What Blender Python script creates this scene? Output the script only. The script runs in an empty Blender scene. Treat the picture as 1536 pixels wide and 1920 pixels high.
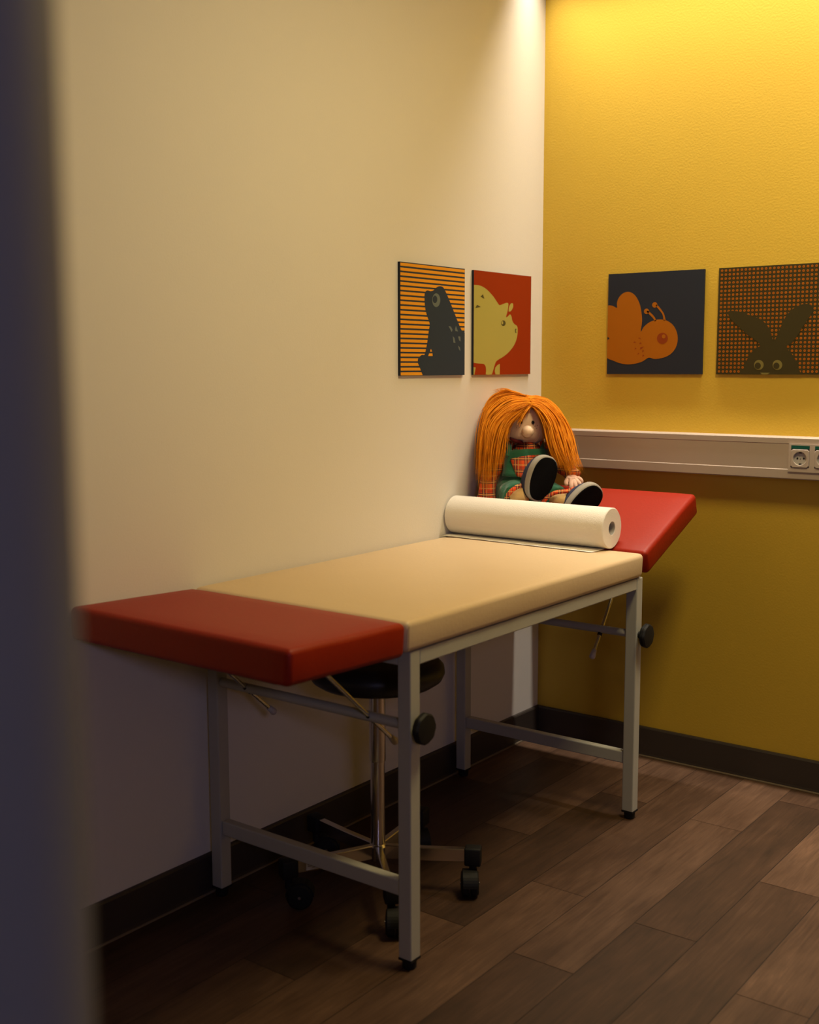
import bpy, bmesh, math, random
import numpy as np
from mathutils import Vector, Matrix, noise
from mathutils.geometry import tessellate_polygon
random.seed(7)
SC = bpy.context.scene
COL = SC.collection

# ------------------------------------------------------------------ camera
YAW, PITCH, ROLL = 0.64996, -0.12524, -0.00245
CAM = Vector((2.10128, -3.52933, 1.32124))
FOC = 2170.2                                   # focal length in px of the 1536 px wide frame
camd = bpy.data.cameras.new('camera')
cam = bpy.data.objects.new('camera', camd); COL.objects.link(cam)
camd.sensor_fit = 'HORIZONTAL'; camd.sensor_width = 24.0
camd.lens = FOC / 1536 * 24.0
F = Vector((-math.sin(YAW)*math.cos(PITCH), math.cos(YAW)*math.cos(PITCH), math.sin(PITCH)))
R0 = Vector((math.cos(YAW), math.sin(YAW), 0)); U0 = R0.cross(F)
cr, sr = math.cos(ROLL), math.sin(ROLL)
R = R0*cr + U0*sr; U = U0*cr - R0*sr
m = Matrix((R, U, -F)).transposed().to_4x4(); m.translation = CAM
cam.matrix_world = m
camd.dof.use_dof = True; camd.dof.focus_distance = 3.45; camd.dof.aperture_fstop = 2.8
camd.clip_start = 0.02
SC.camera = cam

# ------------------------------------------------------------------ view, world, lights
vs = SC.view_settings
SC.display_settings.display_device = 'sRGB'
vs.view_transform = 'Standard'; vs.look = 'None'; vs.gamma = 1.0; vs.use_curve_mapping = False
vs.exposure = 0.0
w = bpy.data.worlds.new('world'); SC.world = w; w.use_nodes = True
w.node_tree.nodes['Background'].inputs['Color'].default_value = (0.55, 0.62, 1.0, 1)
w.node_tree.nodes['Background'].inputs['Strength'].default_value = 0.03

def area(name, loc, target, sx, sy, power, col, spread=math.pi):
    l = bpy.data.lights.new(name, 'AREA'); l.shape = 'RECTANGLE'; l.size = sx; l.size_y = sy
    l.energy = power; l.color = col; l.spread = spread
    o = bpy.data.objects.new(name, l); COL.objects.link(o); o.location = loc
    d = Vector(target) - Vector(loc)
    o.rotation_euler = d.to_track_quat('-Z', 'Y').to_euler()
    return o
area('ceiling_strip_light', (1.95, -0.115, 2.71), (1.95, -0.115, 0), 3.85, 0.05, 30, (1.0, 0.88, 0.72), math.radians(75))
area('ceiling_room_light', (1.42, -1.18, 2.71), (1.42, -1.18, 0), 0.5, 0.5, 29, (1.0, 0.79, 0.38))
area('hall_light', (3.30, -4.10, 1.80), (0.1, -1.6, 0.5), 0.35, 0.35, 8, (0.64, 0.60, 1.0))

# ------------------------------------------------------------------ materials
def mat(name, col, rough=0.5, metal=0.0, bump=0.0, bscale=200.0, var=0.0, vscale=8.0, coat=0.0, sheen=0.0, spec=0.5):
    M = bpy.data.materials.new(name); M.use_nodes = True
    nt = M.node_tree; b = nt.nodes['Principled BSDF']
    b.inputs['Base Color'].default_value = (*col, 1); b.inputs['Roughness'].default_value = rough
    b.inputs['Metallic'].default_value = metal; b.inputs['Coat Weight'].default_value = coat
    b.inputs['Sheen Weight'].default_value = sheen; b.inputs['Specular IOR Level'].default_value = spec
    tc = nt.nodes.new('ShaderNodeTexCoord')
    if bump > 0:
        n = nt.nodes.new('ShaderNodeTexNoise'); n.inputs['Scale'].default_value = bscale; n.inputs['Detail'].default_value = 3
        bp = nt.nodes.new('ShaderNodeBump'); bp.inputs['Strength'].default_value = bump; bp.inputs['Distance'].default_value = 0.002
        nt.links.new(tc.outputs['Object'], n.inputs['Vector'])
        nt.links.new(n.outputs['Fac'], bp.inputs['Height']); nt.links.new(bp.outputs['Normal'], b.inputs['Normal'])
    if var > 0:
        n = nt.nodes.new('ShaderNodeTexNoise'); n.inputs['Scale'].default_value = vscale; n.inputs['Detail'].default_value = 4
        nt.links.new(tc.outputs['Object'], n.inputs['Vector'])
        mx = nt.nodes.new('ShaderNodeMix'); mx.data_type = 'RGBA'
        mx.inputs[6].default_value = (*[c*(1-var) for c in col], 1); mx.inputs[7].default_value = (*[min(1, c*(1+var)) for c in col], 1)
        nt.links.new(n.outputs['Fac'], mx.inputs[0]); nt.links.new(mx.outputs[2], b.inputs['Base Color'])
    return M

WHITE = mat('white_wall_paint', (0.78, 0.75, 0.70), 0.75, bump=0.12, bscale=220, var=0.015, vscale=3)
YELLOW = mat('yellow_wall_paint', (0.60, 0.395, 0.036), 0.55, bump=0.25, bscale=160, var=0.02, vscale=4)
CEIL = mat('ceiling_paint', (0.6, 0.58, 0.55), 0.9)
TAUPE = mat('taupe_wall_paint', (0.16, 0.13, 0.11), 0.8)
SKIRT = mat('brown_skirting_vinyl', (0.042, 0.032, 0.027), 0.5, bump=0.1, bscale=60, var=0.15, vscale=5)
CAULK = mat('caulk', (0.16, 0.12, 0.08), 0.6)
TRUNK = mat('trunking_plastic', (0.42, 0.345, 0.295), 0.42)
SOCK = mat('socket_plastic', (0.47, 0.395, 0.355), 0.3)
SOCKIN = mat('socket_recess_plastic', (0.5, 0.47, 0.47), 0.35)
GREENL = mat('green_label', (0.0, 0.09, 0.075), 0.3)
BLACK = mat('black_plastic', (0.009, 0.009, 0.010), 0.6, spec=0.25, bump=0.05, bscale=300)
METALG = mat('grey_painted_steel', (0.42, 0.415, 0.375), 0.42, bump=0.04, bscale=400, var=0.03, vscale=30)
CHROME = mat('chrome', (0.68, 0.66, 0.64), 0.2, metal=1.0)
TIPM = mat('pale_plastic_tip', (0.5, 0.45, 0.43), 0.45)
BEIGE = mat('beige_vinyl', (0.66, 0.50, 0.315), 0.42, bump=0.25, bscale=110, var=0.03, vscale=6)
RED = mat('red_vinyl', (0.275, 0.013, 0.002), 0.48, bump=0.25, bscale=110, var=0.05, vscale=6, spec=0.25)
BLKVINYL = mat('black_vinyl', (0.008, 0.008, 0.009), 0.45, bump=0.15, bscale=150)
BOARD = mat('dark_board', (0.10, 0.07, 0.05), 0.6)
PAPER = mat('roll_paper', (0.78, 0.74, 0.68), 0.85, bump=0.35, bscale=350, spec=0.2)
CORE = mat('cardboard_core', (0.35, 0.33, 0.32), 0.7)
JAMB = mat('grey_blue_door_frame', (0.17, 0.17, 0.17), 0.6, spec=0.2)
NAVY = mat('navy_print', (0.028, 0.042, 0.066), 0.6, spec=0.2)
NAVY2 = mat('dark_navy_print', (0.018, 0.022, 0.036), 0.6, spec=0.2)
ORANGE = mat('orange_print', (0.80, 0.34, 0.02), 0.6, spec=0.2)
ORANGEB = mat('deep_orange_print', (0.36, 0.11, 0.001), 0.6, spec=0.2)
DORANGE = mat('dark_orange_print', (0.24, 0.04, 0.003), 0.6, spec=0.2)
GREYP = mat('grey_print', (0.14, 0.17, 0.16), 0.6, spec=0.2)
REDP = mat('red_orange_print', (0.30, 0.028, 0.001), 0.6, spec=0.2)
OLIVE = mat('olive_print', (0.42, 0.37, 0.085), 0.6, spec=0.2)
DOLIVE = mat('dark_olive_print', (0.08, 0.07, 0.02), 0.6, spec=0.2)
BROWNP = mat('dark_brown_print', (0.040, 0.030, 0.007), 0.6, spec=0.2)
BEYE = mat('khaki_print', (0.17, 0.14, 0.035), 0.6, spec=0.2)
HAIR = mat('orange_yarn', (0.82, 0.235, 0.004), 0.75, bump=0.6, bscale=500, var=0.5, vscale=40, spec=0.2)
SKIN = mat('doll_skin_felt', (0.84, 0.60, 0.42), 0.9, bump=0.3, bscale=600, sheen=0.2)
SKINP = mat('doll_pink_felt', (0.68, 0.42, 0.31), 0.9, bump=0.3, bscale=600, sheen=0.2)
SOCKC = mat('cream_leg_cloth', (0.70, 0.46, 0.18), 0.9, bump=0.3, bscale=500)
EYE = mat('black_glass_eye', (0.003, 0.003, 0.003), 0.1)
LIP = mat('dark_red_felt', (0.13, 0.004, 0.006), 0.8)
FRECK = mat('brown_freckle', (0.22, 0.08, 0.03), 0.8)
GREEN = mat('green_corduroy', (0.008, 0.115, 0.055), 0.85, bump=0.4, bscale=260, var=0.25, vscale=25, sheen=0.3)
NAVYC = mat('navy_cloth', (0.018, 0.028, 0.07), 0.85, bump=0.3, bscale=500)
GREYC = mat('grey_felt', (0.30, 0.275, 0.23), 0.9, bump=0.3, bscale=500)
SOLE = mat('black_felt_sole', (0.002, 0.002, 0.003), 0.95, bump=0.3, bscale=500, spec=0.1)
STICK = mat('white_sticker', (0.5, 0.48, 0.44), 0.5)
INK = mat('sticker_ink', (0.10, 0.09, 0.08), 0.6)

def plaid():
    M = bpy.data.materials.new('orange_plaid'); M.use_nodes = True
    nt = M.node_tree; N = nt.nodes; L = nt.links; b = N['Principled BSDF']
    b.inputs['Roughness'].default_value = 0.9
    tc = N.new('ShaderNodeTexCoord'); sp = N.new('ShaderNodeSeparateXYZ'); L.new(tc.outputs['Object'], sp.inputs[0])
    def bands(out, period, phase, spans):
        a = N.new('ShaderNodeMath'); a.operation = 'MULTIPLY_ADD'; L.new(out, a.inputs[0]); a.inputs[1].default_value = 1/period; a.inputs[2].default_value = phase
        f = N.new('ShaderNodeMath'); f.operation = 'FRACT'; L.new(a.outputs[0], f.inputs[0])
        r = N.new('ShaderNodeValToRGB'); r.color_ramp.interpolation = 'CONSTANT'; e = r.color_ramp.elements
        e[0].position = 0; e[0].color = (0, 0, 0, 1); e[1].position = spans[0][0]; e[1].color = (1, 1, 1, 1)
        for i, (p, q) in enumerate(spans):
            if i: x = e.new(p); x.color = (1, 1, 1, 1)
            x = e.new(q); x.color = (0, 0, 0, 1)
        L.new(f.outputs[0], r.inputs[0]); return r.outputs['Color']
    def both(spx, spz, px, pz):
        m = N.new('ShaderNodeMath'); m.operation = 'MAXIMUM'; L.new(bands(sp.outputs['X'], .033, px, spx), m.inputs[0]); L.new(bands(sp.outputs['Z'], .038, pz, spz), m.inputs[1]); return m.outputs[0]
    def lay(prev, mask, col, k):
        mx = N.new('ShaderNodeMix'); mx.data_type = 'RGBA'
        sc = N.new('ShaderNodeMath'); sc.operation = 'MULTIPLY'; sc.inputs[1].default_value = k; L.new(mask, sc.inputs[0]); L.new(sc.outputs[0], mx.inputs[0])
        if prev is None: mx.inputs[6].default_value = (0.80, 0.085, 0.006, 1)
        else: L.new(prev, mx.inputs[6])
        mx.inputs[7].default_value = (*col, 1); return mx.outputs[2]
    c = lay(None, both([(.55, .80)], [(.50, .70)], .1, .35), (0.42, 0.03, 0.004), .8)
    c = lay(c, both([(.28, .36), (.46, .54), (.90, .95)], [(.20, .28), (.38, .46)], .1, .35), (0.010, 0.035, 0.040), .85)
    c = lay(c, both([(.38, .43), (.67, .72)], [(.30, .35), (.80, .85)], .1, .35), (0.70, 0.48, 0.14), .75)
    L.new(c, b.inputs['Base Color'])
    n = N.new('ShaderNodeTexNoise'); n.inputs['Scale'].default_value = 500
    bp = N.new('ShaderNodeBump'); bp.inputs['Strength'].default_value = 0.3; bp.inputs['Distance'].default_value = 0.002
    L.new(n.outputs['Fac'], bp.inputs['Height']); L.new(bp.outputs['Normal'], b.inputs['Normal'])
    return M
PLAID = plaid()

def floor_mat():
    M = bpy.data.materials.new('wood_vinyl_planks'); M.use_nodes = True
    nt = M.node_tree; N = nt.nodes; L = nt.links; b = N['Principled BSDF']
    b.inputs['Roughness'].default_value = 0.5; b.inputs['Specular IOR Level'].default_value = 0.35
    at = N.new('ShaderNodeAttribute'); at.attribute_name = 'tone'
    uv = N.new('ShaderNodeUVMap'); uv.uv_map = 'plank'
    mp = N.new('ShaderNodeMapping'); mp.inputs['Scale'].default_value = (26, 2.2, 1); L.new(uv.outputs['UV'], mp.inputs['Vector'])
    n1 = N.new('ShaderNodeTexNoise'); n1.inputs['Scale'].default_value = 1.0; n1.inputs['Detail'].default_value = 7; n1.inputs['Roughness'].default_value = 0.65; n1.inputs['Distortion'].default_value = 1.6
    L.new(mp.outputs[0], n1.inputs['Vector'])
    mp2 = N.new('ShaderNodeMapping'); mp2.inputs['Scale'].default_value = (190, 9, 1); L.new(uv.outputs['UV'], mp2.inputs['Vector'])
    n2 = N.new('ShaderNodeTexNoise'); n2.inputs['Scale'].default_value = 1.0; n2.inputs['Detail'].default_value = 4; L.new(mp2.outputs[0], n2.inputs['Vector'])
    mp3 = N.new('ShaderNodeMapping'); mp3.inputs['Scale'].default_value = (9, 5, 1); L.new(uv.outputs['UV'], mp3.inputs['Vector'])
    n3 = N.new('ShaderNodeTexNoise'); n3.inputs['Scale'].default_value = 1.0; n3.inputs['Detail'].default_value = 3; L.new(mp3.outputs[0], n3.inputs['Vector'])
    def m(op, a, c):
        x = N.new('ShaderNodeMath'); x.operation = op
        for i, v in enumerate((a, c)):
            if isinstance(v, (int, float)): x.inputs[i].default_value = v
            else: L.new(v, x.inputs[i])
        return x.outputs[0]
    s = m('ADD', m('MULTIPLY', n1.outputs['Fac'], 0.50), m('MULTIPLY', n2.outputs['Fac'], 0.30))
    s = m('ADD', s, m('MULTIPLY', n3.outputs['Fac'], 0.42))
    s = m('ADD', s, m('MULTIPLY', at.outputs['Fac'], 0.34))
    s = m('SUBTRACT', s, 0.34)
    r = N.new('ShaderNodeValToRGB'); e = r.color_ramp.elements
    e[0].position = 0.1; e[0].color = (0.018, 0.010, 0.0055, 1); e[1].position = 0.9; e[1].color = (0.205, 0.112, 0.067, 1)
    x = e.new(0.42); x.color = (0.060, 0.030, 0.0165, 1)
    x = e.new(0.62); x.color = (0.104, 0.056, 0.033, 1)
    L.new(s, r.inputs[0]); L.new(r.outputs['Color'], b.inputs['Base Color'])
    bp = N.new('ShaderNodeBump'); bp.inputs['Strength'].default_value = 0.25; bp.inputs['Distance'].default_value = 0.001
    L.new(n2.outputs['Fac'], bp.inputs['Height']); L.new(bp.outputs['Normal'], b.inputs['Normal'])
    return M
FLOOR = floor_mat()

# ------------------------------------------------------------------ helpers
def obj(name, bm, mats, parent=None, smooth=False, loc=None):
    me = bpy.data.meshes.new(name); bm.normal_update(); bm.to_mesh(me); bm.free()
    for x in (mats if isinstance(mats, (list, tuple)) else [mats]): me.materials.append(x)
    if smooth:
        for p in me.polygons: p.use_smooth = True
    o = bpy.data.objects.new(name, me); COL.objects.link(o)
    if parent: o.parent = parent
    if loc: o.location = loc
    return o
def thing(name, label, cat, loc=(0, 0, 0), rz=0, group=None):
    o = bpy.data.objects.new(name, None); COL.objects.link(o); o.location = loc; o.rotation_euler = (0, 0, rz)
    o['label'] = label; o['category'] = cat
    if group: o['group'] = group
    return o
def struct(name, bm, m_, label=None):
    o = obj(name, bm, m_); o['kind'] = 'structure'
    if label: o['label'] = label
    return o
def box(bm, x0, x1, y0, y1, z0, z1, bev=0.0, seg=2, mi=0):
    vs_ = [bm.verts.new(p) for p in ((x0,y0,z0),(x1,y0,z0),(x1,y1,z0),(x0,y1,z0),(x0,y0,z1),(x1,y0,z1),(x1,y1,z1),(x0,y1,z1))]
    fs = [bm.faces.new([vs_[i] for i in q]) for q in ((0,3,2,1),(4,5,6,7),(0,1,5,4),(1,2,6,5),(2,3,7,6),(3,0,4,7))]
    for f in fs: f.material_index = mi
    if bev > 0:
        es = list({e for f in fs for e in f.edges})
        bmesh.ops.bevel(bm, geom=es, offset=bev, segments=seg, affect='EDGES', profile=0.5)
    return vs_
def ring(c, a, b, ra, rb, n):
    return [c + a*(ra*math.cos(2*math.pi*i/n)) + b*(rb*math.sin(2*math.pi*i/n)) for i in range(n)]
def bridge(bm, rings, cap=True, mi=0):
    R_ = [[bm.verts.new(p) for p in r] for r in rings]; n = len(R_[0])
    for i in range(len(R_)-1):
        for j in range(n):
            f = bm.faces.new((R_[i][j], R_[i][(j+1)%n], R_[i+1][(j+1)%n], R_[i+1][j])); f.material_index = mi
    if cap:
        f = bm.faces.new(R_[0][::-1]); f.material_index = mi
        f = bm.faces.new(R_[-1]); f.material_index = mi
def tube(bm, pts, rads, n=12, flat=1.0, mi=0, cap=True):
    pts = [Vector(p) for p in pts]
    if isinstance(rads, (int, float)): rads = [rads]*len(pts)
    rings = []; prev = None
    for i, p in enumerate(pts):
        t = (pts[min(i+1, len(pts)-1)] - pts[max(i-1, 0)]).normalized()
        if prev is None:
            a = t.cross(Vector((0, 0, 1)) if abs(t.z) < 0.9 else Vector((1, 0, 0))).normalized()
        else:
            a = (prev - t*prev.dot(t)).normalized()
        prev = a; b = t.cross(a)
        rings.append(ring(p, a, b, rads[i], rads[i]*flat, n))
    bridge(bm, rings, cap, mi)
def lathe(bm, prof, c, axis=Vector((0, 0, 1)), n=32, mi=0, cap=True):
    axis = axis.normalized(); a = axis.cross(Vector((0, 0, 1)) if abs(axis.z) < 0.9 else Vector((1, 0, 0))).normalized(); b = axis.cross(a)
    bridge(bm, [ring(Vector(c)+axis*h, a, b, r, r, n) for r, h in prof], cap, mi)
def rounded_tube_leg(bm, x0, x1, y0, y1, z0, z1): box(bm, x0, x1, y0, y1, z0, z1, 0.0035, 2)
def fix(bm): bmesh.ops.recalc_face_normals(bm, faces=bm.faces); return bm
def weld(o, ang=0.6):
    md = o.modifiers.new('edge', 'EDGE_SPLIT'); md.split_angle = ang; return o
def ellipsoid(bm, c, r, seg=20, rng=12, mi=0, rot=None):
    res = bmesh.ops.create_uvsphere(bm, u_segments=seg, v_segments=rng, radius=1.0)
    M = Matrix.Diagonal((*r, 1)); 
    if rot: M = rot.to_4x4() @ M
    M = Matrix.Translation(Vector(c)) @ M
    bmesh.ops.transform(bm, matrix=M, verts=res['verts'])
    for f in {f for v in res['verts'] for f in v.link_faces}: f.material_index = mi
def catmull(P, n):
    P = [Vector(p) for p in P]; P = [P[0]*2-P[1]] + P + [P[-1]*2-P[-2]]; out = []
    for i in range(1, len(P)-2):
        for k in range(n):
            t = k/n; a, b, c, d = P[i-1], P[i], P[i+1], P[i+2]
            out.append(0.5*((2*b) + (c-a)*t + (2*a-5*b+4*c-d)*t*t + (3*b-a-3*c+d)*t**3))
    out.append(P[-2]); return out

# ------------------------------------------------------------------ setting
RX, FY, CZ = 4.20, -3.25, 2.72
bm = bmesh.new()                                   # planks laid along y, 0.157 m wide, 0.976 m long
uvl = bm.loops.layers.uv.new('plank'); tl = bm.loops.layers.float_color.new('tone')
PW, PL = 0.1567, 0.976
offs = {0: -0.55, 1: -0.227, 2: -0.822, 3: -0.40, 4: -1.069, 5: -0.436, 6: -0.14, 7: -0.72, 8: -0.30, 9: -0.93, 10: -0.5}
tones = {(6,1): 0.25, (5,0): 0.85, (5,1): 0.7, (5,2): 0.3, (4,0): 0.5, (4,1): 0.8, (6,0): 0.6, (6,2): 0.2, (7,0): 0.95, (7,1): 0.35, (2,1): 0.2, (1,0): 0.9, (1,1): 0.35, (2,2): 0.5}
g = 0.0009
for k in range(-1, 29):
    o_ = offs.get(k, -random.random()*PL)
    if k > 10 or k < 0: offs[k] = o_
    for j in range(-1, 6):
        y1 = min(0.05, o_ - (j-1)*PL); y0 = o_ - j*PL
        if j == 0: y1 = 0.05
        if y1 <= y0 or j == -1: continue
        y0 = max(y0, -4.9)
        if y0 >= y1: continue
        t = tones.get((k, j), random.random())
        x0, x1 = k*PW, (k+1)*PW
        v = [bm.verts.new((a, b, 0)) for a, b in ((x0+g, y0+g), (x1-g, y0+g), (x1-g, y1-g), (x0+g, y1-g))]
        f = bm.faces.new(v); du, dv = random.random()*40, random.random()*40
        for lp, (a, b) in zip(f.loops, ((0, y0), (PW, y0), (PW, y1), (0, y1))):
            lp[uvl].uv = (a+du, b+dv); lp[tl] = (t, t, t, 1)
        f.material_index = 0
v = [bm.verts.new(p) for p in ((-0.15, -4.9, -0.0012), (4.5, -4.9, -0.0012), (4.5, 0.05, -0.0012), (-0.15, 0.05, -0.0012))]
f = bm.faces.new(v); f.material_index = 1
box(bm, -0.15, 4.5, -4.9, 0.1, -0.12, -0.002, mi=1)
struct('floor', bm, [FLOOR, mat('plank_joint', (0.022, 0.013, 0.008), 0.7)])
bm = bmesh.new(); box(bm, -0.12, 0, -4.9, 0.12, 0, CZ); struct('wall_left', bm, WHITE)
bm = bmesh.new(); box(bm, 0, RX+0.12, 0, 0.12, 0, CZ); struct('wall_back', bm, YELLOW)
bm = bmesh.new(); box(bm, RX, RX+0.12, -4.9, 0, 0, CZ); struct('wall_right', bm, TAUPE)
bm = bmesh.new(); box(bm, -0.12, RX+0.12, -4.9, 0.12, CZ, CZ+0.1); struct('ceiling', bm, CEIL)
# front wall with the doorway the camera looks through
JX = 1.756
bm = bmesh.new(); box(bm, 0, JX-0.06, -3.36, FY, 0, CZ); box(bm, 3.25, RX, -3.36, FY, 0, CZ); box(bm, JX-0.06, 3.25, -3.36, FY, 2.30, CZ)
struct('wall_front', bm, TAUPE)
bm = bmesh.new()                                    # rounded steel door lining
prof = []
r_ = 0.055
for i in range(13):
    a = math.pi/2*i/12
    prof.append((JX - r_ + r_*math.sin(a), FY+0.004 - r_ + r_*math.cos(a)))
prof += [(JX, -3.365), (JX-0.09, -3.365), (JX-0.09, FY+0.004)]
lo = [bm.verts.new((x, y, 0)) for x, y in prof]; hi = [bm.verts.new((x, y, 2.30)) for x, y in prof]
for i in range(len(prof)):
    bm.faces.new((lo[i], lo[(i+1) % len(prof)], hi[(i+1) % len(prof)], hi[i]))
bm.faces.new(lo); bm.faces.new(hi[::-1])
weld(struct('trim_1', fix(bm), JAMB)).data.polygons.foreach_set('use_smooth', [True]*(len(prof)+2))
def skirting(name, pts, n):
    bm = bmesh.new()
    (ax, ay), (bx, by) = pts; n = Vector(n)
    prof = [(0, 0), (0.0125, 0), (0.0105, 0.012), (0.010, 0.096), (0.0075, 0.1005), (0.003, 0.1022), (0, 0.1022)]
    A = [bm.verts.new((ax+n.x*d, ay+n.y*d, h)) for d, h in prof]; B = [bm.verts.new((bx+n.x*d, by+n.y*d, h)) for d, h in prof]
    for i in range(len(prof)): bm.faces.new((A[i], A[(i+1) % len(prof)], B[(i+1) % len(prof)], B[i]))
    bm.faces.new(A); bm.faces.new(B[::-1])
    struct(name, fix(bm), SKIRT)
skirting('baseboard_left', ((0, 0), (0, FY)), (1, 0, 0))
skirting('baseboard_back', ((0, 0), (RX, 0)), (0, -1, 0))
bm = bmesh.new(); tube(bm, [(0.013, -0.013, 0.001), (0.013, FY, 0.001)], 0.0038, 8); struct('trim_2', bm, CAULK)
bm = bmesh.new(); tube(bm, [(0.013, -0.013, 0.001), (RX, -0.013, 0.001)], 0.0038, 8); struct('trim_3', bm, CAULK)

# ------------------------------------------------------------------ cable trunking with sockets
tr = thing('cable_trunking', 'long off-white cable trunking with power sockets running along the yellow wall', 'cable trunking', (0, 0, 0))
bm = bmesh.new()
prof = [(0.0, .980), (-.062, .980), (-.065, .983), (-.065, 1.009), (-.0635, 1.011), (-.0635, 1.086), (-.065, 1.088), (-.065, 1.1035), (-.0625, 1.1066), (0.0, 1.1066)]
A = [bm.verts.new((0.004, y, z)) for y, z in prof]; B = [bm.verts.new((RX-.003, y, z)) for y, z in prof]
for i in range(len(prof)): bm.faces.new((A[i], A[(i+1) % len(prof)], B[(i+1) % len(prof)], B[i]))
bm.faces.new(A); bm.faces.new(B[::-1])
obj('trunking_body', fix(bm), TRUNK, tr)
bm = bmesh.new(); box(bm, 0.006, 0.9035, -.0632, -.0600, 1.0125, 1.0848, 0.0008); obj('cover', bm, TRUNK, tr)
bm = bmesh.new(); SX = (.9405, 1.0115, 1.0825)
xs = [.905] + [v for c in SX for v in (c-.0275, c+.0275)] + [1.200]; zs_ = [1.0035, 1.0165, 1.0830, 1.0870]
G = [[bm.verts.new((x, -.0695, z)) for z in zs_] for x in xs]
for i in range(len(xs)-1):
    for j in range(3):
        if j == 1 and i % 2 == 1: continue
        bm.faces.new((G[i][j], G[i+1][j], G[i+1][j+1], G[i][j+1]))
ex = bmesh.ops.extrude_face_region(bm, geom=list(bm.faces)); bmesh.ops.translate(bm, verts=[e for e in ex['geom'] if isinstance(e, bmesh.types.BMVert)], vec=(0, .0058, 0))
fix(bm); obj('socket_frame', bm, SOCK, tr)
def socket(cx):
    c = Vector((cx, 0, 1.0445)); bm = bmesh.new()
    # square plate with a round recess
    h = 0.0268; yf = -.0735; n = 32; rr = .0195
    outer = []
    for i in range(n):
        a = 2*math.pi*(i+.5)/n; s_ = h/max(abs(math.cos(a)), abs(math.sin(a))); outer.append((math.cos(a)*s_, math.sin(a)*s_))
    def rg(pts, y): return [bm.verts.new((cx+x, y, c.z+z)) for x, z in pts]
    circ = lambda r: [(math.cos(2*math.pi*(i+.5)/n)*r, math.sin(2*math.pi*(i+.5)/n)*r) for i in range(n)]
    rs = [rg(outer, -.0650), rg(outer, yf+.001), rg([(x*.97, z*.97) for x, z in outer], yf), rg(circ(rr+.0012), yf), rg(circ(rr), yf+.0008), rg(circ(rr*.96), -.0640)]
    for i in range(len(rs)-1):
        for j in range(n):
            f = bm.faces.new((rs[i][j], rs[i][(j+1) % n], rs[i+1][(j+1) % n], rs[i+1][j]))
            if i == 4: f.material_index = 1
    f = bm.faces.new(rs[-1]); f.material_index = 1
    s = obj('power_socket', fix(bm), [SOCK, SOCKIN], tr)
    bm = bmesh.new()
    for dx, r, mi in ((-.0095, .0026, 0), (.0095, .0026, 0), (0, .0018, 1)):
        lathe(bm, [(r, 0), (r, .0016)], (cx+dx, -.0640, c.z), Vector((0, -1, 0)), 14, mi=mi)
    for sg in (-1, 1): box(bm, cx-.0035, cx+.0035, -.0712, -.0641, c.z+sg*.0175-.0025, c.z+sg*.0175+.0022, 0.0005)
    obj('contacts', fix(bm), [BLACK, GREYC], s)
    bm = bmesh.new(); box(bm, cx-.0268, cx+.0268, -.0718, -.0650, 1.0735, 1.0822); obj('label_strip', bm, GREENL, s)
for cx in SX: socket(cx)

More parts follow.
